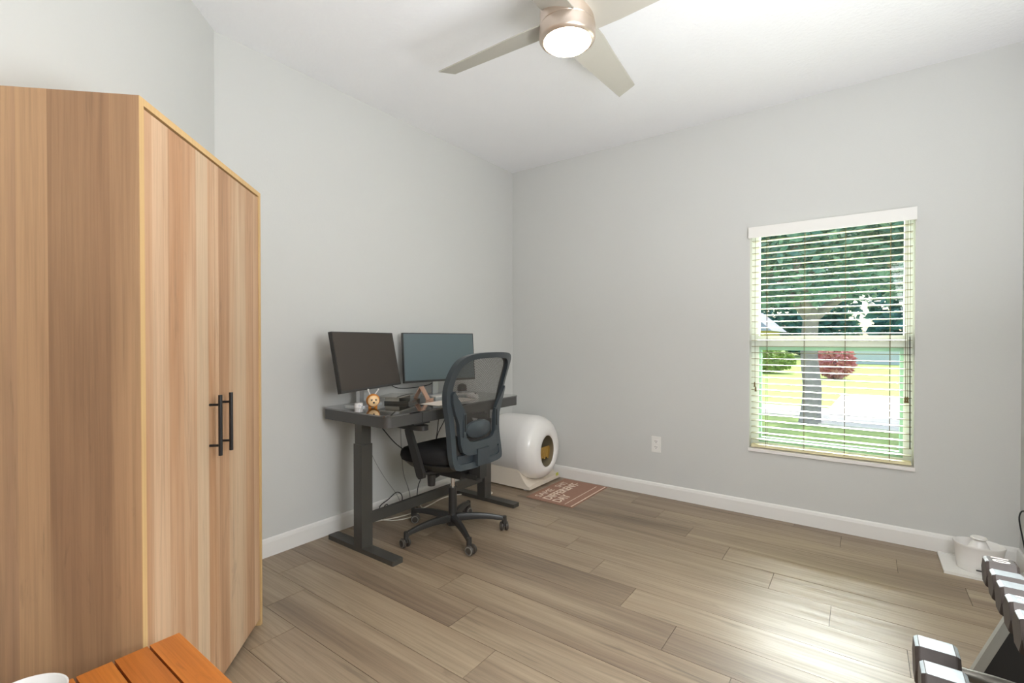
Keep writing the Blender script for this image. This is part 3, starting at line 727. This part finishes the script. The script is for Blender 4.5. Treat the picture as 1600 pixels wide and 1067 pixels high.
ups = [(1.735, .070, .062, 0, 'black ten-pound hex dumbbell at the far end of the upper tier', '10'),
       (1.656, .066, .060, 1, 'second hex dumbbell from the far end of the upper tier, worn silver on top', None),
       (1.577, .070, .064, 1, 'third hex dumbbell from the far end of the upper tier, bright worn end', None),
       (1.494, .072, .068, 1, 'fourth hex dumbbell from the far end of the upper tier, numbered on its silver top', '15'),
       (1.408, .076, .074, 1, 'fifth hex dumbbell from the far end of the upper tier, brown below a silver top', None),
       (1.317, .080, .080, 1, 'hex dumbbell nearest the right edge of the photo on the upper tier', None)]
for y, af, hl, tp, lab, num in ups:
    dumbbell(.262, y, .5485+af/2, af, hl, .125, tp, lab, num)
dumbbell(.115, 1.625, .300+.052, .104, .088, .125, 1, 'large hex dumbbell at the far end of the lower tier, dark brown', None)
dumbbell(.118, 1.503, .300+.052, .104, .088, .125, 1, 'large silver-topped hex dumbbell, second on the lower tier', None)
tag(MB().tube([(.668, 3.3, .20), (.655, 3.34, .14), (.645, 3.38, .22), (.638, 3.40, .30), (.650, 3.41, .335), (.664, 3.42, .30), (.667, 3.43, .05), (.660, 3.40, .004)], .0032, 8).build('cord_loop', M['cable']), 'looped black power cord hanging by the right corner', 'cord')

# ------------------------------------------------------------------ cables under the desk
def cord(name, pts, r, m, label):
    tag(MB().tube(pts, r, 7, 6).build(name, m, smooth=True), label, 'cable', 'cables under the desk')
cord('power_cable', [(-2.50, 1.88, .718), (-2.50, 1.97, .62), (-2.46, 2.06, .50), (-2.42, 2.17, .42), (-2.38, 2.30, .36), (-2.37, 2.45, .40), (-2.40, 2.52, .55), (-2.42, 2.54, .718)], .0035, M['cable'], 'thick black cable sagging from the left underside of the desk')
cord('thin_cable', [(-2.60, 1.90, .60), (-2.595, 1.97, .42), (-2.58, 2.03, .30), (-2.57, 2.08, .22), (-2.56, 2.14, .13), (-2.55, 2.19, .02)], .0016, M['gcable'], 'thin grey wire running down the wall behind the desk leg')
cord('looped_cable', [(-2.55, 1.98, .006), (-2.55, 1.99, .09), (-2.55, 2.06, .12), (-2.55, 2.13, .15), (-2.55, 2.175, .12), (-2.55, 2.17, .07), (-2.54, 2.08, .05), (-2.53, 2.03, .10), (-2.53, 1.99, .06), (-2.53, 2.0, .006)], .0032, M['cable'], 'black cable loop by the baseboard left of the crossbar')
cord('white_cable', [(-2.595, 1.86, .010), (-2.56, 1.93, .006), (-2.54, 1.98, .005), (-2.50, 2.06, .005), (-2.47, 2.20, .005), (-2.49, 2.38, .005), (-2.52, 2.56, .005), (-2.46, 2.70, .005), (-2.32, 2.80, .005), (-2.30, 2.86, .005), (-2.38, 2.88, .005)], .0042, M['wcable'], 'white extension cable winding across the floor under the desk')
cord('white_cable', [(-2.53, 1.98, .012), (-2.46, 2.04, .006), (-2.42, 2.14, .006), (-2.46, 2.28, .006), (-2.54, 2.34, .005), (-2.58, 2.42, .005)], .0036, M['wcable'], 'short white cable crossing the longer white one')
cord('hanging_cable', [(-2.48, 2.48, .718), (-2.48, 2.46, .60), (-2.49, 2.44, .45), (-2.50, 2.36, .28), (-2.50, 2.28, .16), (-2.50, 2.27, .006)], .0033, M['cable'], 'black cable dropping behind the seat to the floor')
cord('hanging_cable', [(-2.46, 2.56, .718), (-2.46, 2.50, .60), (-2.47, 2.44, .50), (-2.48, 2.42, .36), (-2.46, 2.42, .26), (-2.44, 2.48, .22), (-2.43, 2.54, .28), (-2.44, 2.55, .40)], .003, M['cable'], 'black cable making a deep loop below the seat')
cord('grey_cable', [(-2.59, 2.20, .60), (-2.59, 2.21, .40), (-2.58, 2.22, .25), (-2.57, 2.26, .12), (-2.56, 2.27, .006)], .003, M['gcable'], 'grey cable hanging against the wall behind the seat')
cord('monitor_cable', [(-2.50, 2.0, .93), (-2.52, 2.10, .87), (-2.53, 2.25, .855), (-2.52, 2.40, .865), (-2.50, 2.46, .90)], .003, M['cable'], 'black cable strung between the two monitor stands')

# ------------------------------------------------------------------ outdoors
GZ = -.20
def leafmat(name, cols, rough=.6):
    m, t, p = newmat(name); N = t.nodes.new; L = t.links.new
    tc = N('ShaderNodeTexCoord'); wn = N('ShaderNodeTexNoise'); wn.inputs['Scale'].default_value = 2.2; wn.inputs['Detail'].default_value = 6; wn.inputs['Roughness'].default_value = .8
    L(tc.outputs['Object'], wn.inputs[0]); r = ramp(t, wn.outputs[0], [(.3+.4*i/(len(cols)-1), c) for i, c in enumerate(cols)])
    L(r.outputs[0], p.inputs['Base Color']); p.inputs['Roughness'].default_value = rough; p.inputs['Specular IOR Level'].default_value = .6
    tl = N('ShaderNodeBsdfTranslucent'); L(r.outputs[0], tl.inputs[0]); mx = N('ShaderNodeMixShader'); mx.inputs[0].default_value = .16
    L(p.outputs[0], mx.inputs[1]); L(tl.outputs[0], mx.inputs[2]); L(mx.outputs[0], t.nodes['Material Output'].inputs[0]); return m
M['grass'] = mat('lawn_grass', srgb(168, 188, 104), .9, var=.22, scale=3, bump=.6, bscale=60)
M['shrubgreen'] = leafmat('hedge_leaves', [srgb(96, 130, 60), srgb(150, 176, 90), srgb(190, 206, 120)])
M['leaf'] = leafmat('tree_leaves', [srgb(52, 96, 90), srgb(84, 130, 118), srgb(122, 158, 134), srgb(204, 214, 190)])  # palest tone is a highlight painted into the leaves
M['leaf2'] = leafmat('far_tree_leaves', [srgb(58, 112, 104), srgb(90, 146, 134), srgb(140, 184, 160)])
M['redleaf'] = leafmat('red_leaves', [srgb(196, 120, 126), srgb(228, 158, 160), srgb(240, 196, 190)])
M['bark'] = mat('bark', srgb(150, 142, 142), .9, var=.25, scale=12, bump=.8, bscale=20)
M['concrete'] = mat('pale_concrete', srgb(226, 218, 208), .9, var=.05, scale=2)
M['asphalt'] = mat('road_asphalt', srgb(150, 150, 150), .9, var=.06, scale=3)
M['stucco'] = mat('white_stucco', srgb(226, 226, 226), .9, var=.03)
M['tan'] = mat('tan_stucco', srgb(204, 184, 126), .9, var=.05)
M['roof'] = mat('grey_shingle', srgb(170, 170, 178), .9, var=.12, scale=8)
S('ground', MB().box((-90, YB+T+.02, GZ-.3), (90, 120, GZ)), M['grass'])
S('sidewalk', MB().box((-30, 10.0, GZ), (30, 11.4, GZ+.02)), M['concrete'])
S('driveway', MB().prism([(-.6, 9.2), (3.2, 9.0), (3.4, 14.6), (-.4, 14.2)], GZ, GZ+.03), M['concrete'])
def leaves(m, centres, n, size, rnd):
    for _ in range(n):
        c, r = rnd.choice(centres)
        while True:
            v = Vector((rnd.uniform(-1, 1), rnd.uniform(-1, 1), rnd.uniform(-1, 1)))
            if v.length < 1: break
        v = v.normalized()*(v.length**.5); p_ = Vector(c)+Vector((v.x*r[0], v.y*r[1], v.z*r[2]))
        a = Vector((rnd.gauss(0, 1), rnd.gauss(0, 1), rnd.gauss(0, .6))).normalized(); b = a.orthogonal().normalized()
        b.rotate(Matrix.Rotation(rnd.uniform(0, 6.28), 3, a)); s_ = size*rnd.uniform(.6, 1.3)
        m.append([p_-a*s_, p_+b*s_*.45, p_+a*s_, p_-b*s_*.45])
def foliage(name, centres, n, size, mtl, parent, seed):
    rnd = random.Random(seed); q = []; leaves(q, centres, n, size, rnd)
    me = bpy.data.meshes.new(name); vs = [tuple(v-parent.location) for f in q for v in f]
    me.from_pydata(vs, [], [(4*i, 4*i+1, 4*i+2, 4*i+3) for i in range(len(q))]); me.materials.append(mtl)
    return tag(link(name, me, parent), kind='stuff')
def tree(loc, label, trunk_r, h, centres, n, size, mtl, seed, branches=()):
    t = empty('tree', loc, 0, label, 'tree')
    m = MB().tube([(0, 0, 0), (.03, 0, h*.3), (-.02, .03, h*.65), (.02, 0, h)], lambda u: trunk_r*(1.12-.12*min(1, u*5))*(1-.25*u), 14, 6)
    m.build('trunk', M['bark'], t, smooth=True)
    for b in branches: MB().tube([(0, 0, h*.9)]+[tuple(Vector(q)-Vector(loc)) for q in b], lambda u: trunk_r*.55*(1-.75*u), 9, 5).build('branch', M['bark'], t, smooth=True)
    foliage('foliage', centres, n, size, mtl, t, seed)
    return t
tree((-.69, 9.3, GZ), 'large shade tree with a grey trunk just outside the window', .15, 1.9,
     [((-1.9, 9.2, 3.3), (1.5, 1.6, 1.3)), ((.4, 9.6, 3.4), (1.6, 1.8, 1.2)), ((2.1, 9.4, 3.6), (1.5, 1.6, 1.1)), ((-.6, 10.4, 3.8), (2, 1.6, 1.6)), ((-.6, 8.2, 4.2), (2.6, 1.6, 1.4)), ((1.3, 10.6, 2.6), (1.2, 1., .8)), ((-3.2, 10, 4), (1.6, 2, 1.6)), ((-.6, 7.6, 4.7), (2.4, 1.3, .7)), ((2.2, 7.8, 4.7), (2.2, 1.3, .7)), ((-1.0, 8.6, 2.4), (1.5, .8, .7)), ((1.6, 8.6, 2.7), (1.5, .8, .8)), ((0, 11, 2.6), (2.6, .8, .7)), ((-2.6, 9, 2.5), (1, .8, .8))],  # high clusters nearest the house are unseen, added to shade the lawn
     19000, .10, M['leaf'], 3, [[(-1.3, 9.2, 2.4), (-2.2, 9.1, 3.3)], [(.2, 9.5, 2.3), (1.2, 9.6, 2.9), (2.2, 9.5, 3.6)], [(-.7, 9.9, 2.8), (-.5, 10.5, 4.2)], [(-.9, 8.8, 2.8), (-1., 8.2, 4.3)]])
for i, (x, y, s, lab) in enumerate([(-12.5, 40, 3.6, 'dark green tree far off at the left of the window view'), (-4.0, 49, 4.0, 'tall dark green tree behind the houses in the middle'), (4.0, 44, 3.6, 'bushy green tree far off behind the white garden wall'), (13.0, 52, 4.4, 'dense green tree at the right of the far tree line')]):
    tree((x, y, GZ), lab, .3, 3.0, [((x, y, 3.6), (s, 3, 3.4)), ((x-s*.4, y, 7.2), (s*.8, 3, 3.2)), ((x+s*.5, y, 7.6), (s*.8, 3, 3.4)), ((x, y, 10.5), (s*.9, 3, 3)), ((x, y-1, 1.8), (s, 2, 1.8))], 6500, .42, M['leaf2'], 20+i)
def bush(name, loc, r, n, size, mtl, label, seed, cat='shrub'):
    t = empty(name, loc, 0, label, cat)
    MB().tube([(0, 0, 0), (.02, .01, r[2]*.5), (0, 0, r[2])], .05, 8, 3).build('stem', M['bark'], t)
    foliage('foliage', [((loc[0], loc[1], loc[2]+r[2]*1.0), r)], n, size, mtl, t, seed)
bush('red_shrub', (-.77, 20.4, GZ), (.62, .5, .62), 1400, .10, M['redleaf'], 'red-leaved shrub on the lawn right of the tree trunk', 41)
bush('clipped_shrub', (-3.6, 22.5, GZ), (1.5, .7, .55), 2200, .10, M['shrubgreen'], 'low yellow-green hedge left of the tree trunk', 42)
gw = empty('garden_wall', (2.4, 34, GZ), 0, 'long white garden wall beyond the sunlit lawn', 'wall')
MB().box((-3.6, -.1, 0), (6.5, .1, 1.55)).build('wall_panel', M['stucco'], gw)
for x in (-3.4, -.9, 1.6, 4.1): MB().box((x-.06, -.14, 0), (x+.06, .14, 1.62)).build('wall_post', M['stucco'], gw)
def house(name, x, y, w_, d, h, rh, m1, label):
    t = empty(name, (x, y, GZ), 0, label, 'house')
    MB().box((-w_/2, 0, 0), (w_/2, d, h)).build('wall', m1, t)
    m = MB(); A = [m.bm.verts.new(v) for v in ((-w_/2-.4, -.4, h), (w_/2+.4, -.4, h), (w_/2-1.0, .0, h+rh), (-w_/2+1.0, 0, h+rh))]
    B = [m.bm.verts.new(v) for v in ((-w_/2-.4, d+.4, h), (w_/2+.4, d+.4, h), (w_/2-1.0, d, h+rh), (-w_/2+1.0, d, h+rh))]
    m.skin([A, B]).build('roof', M['roof'], t)
    MB().box((-w_*.3, -.03, .9), (-w_*.1, 0, h-.5)).build('window_pane', M['darkglass'], t)
    MB().box((w_*.05, -.04, 0), (w_*.35, 0, h-.5)).build('garage_door', M['stucco'], t)
house('distant_house', -7.2, 30, 5.6, 6, 1.9, 1.3, M['tan'], 'tan house with a pale grey hip roof seen at the left of the window')
house('distant_house', 13.5, 36.5, 8, 6, 2.4, 1.2, M['stucco'], 'white house with a grey roof at the far right beyond the lawn')
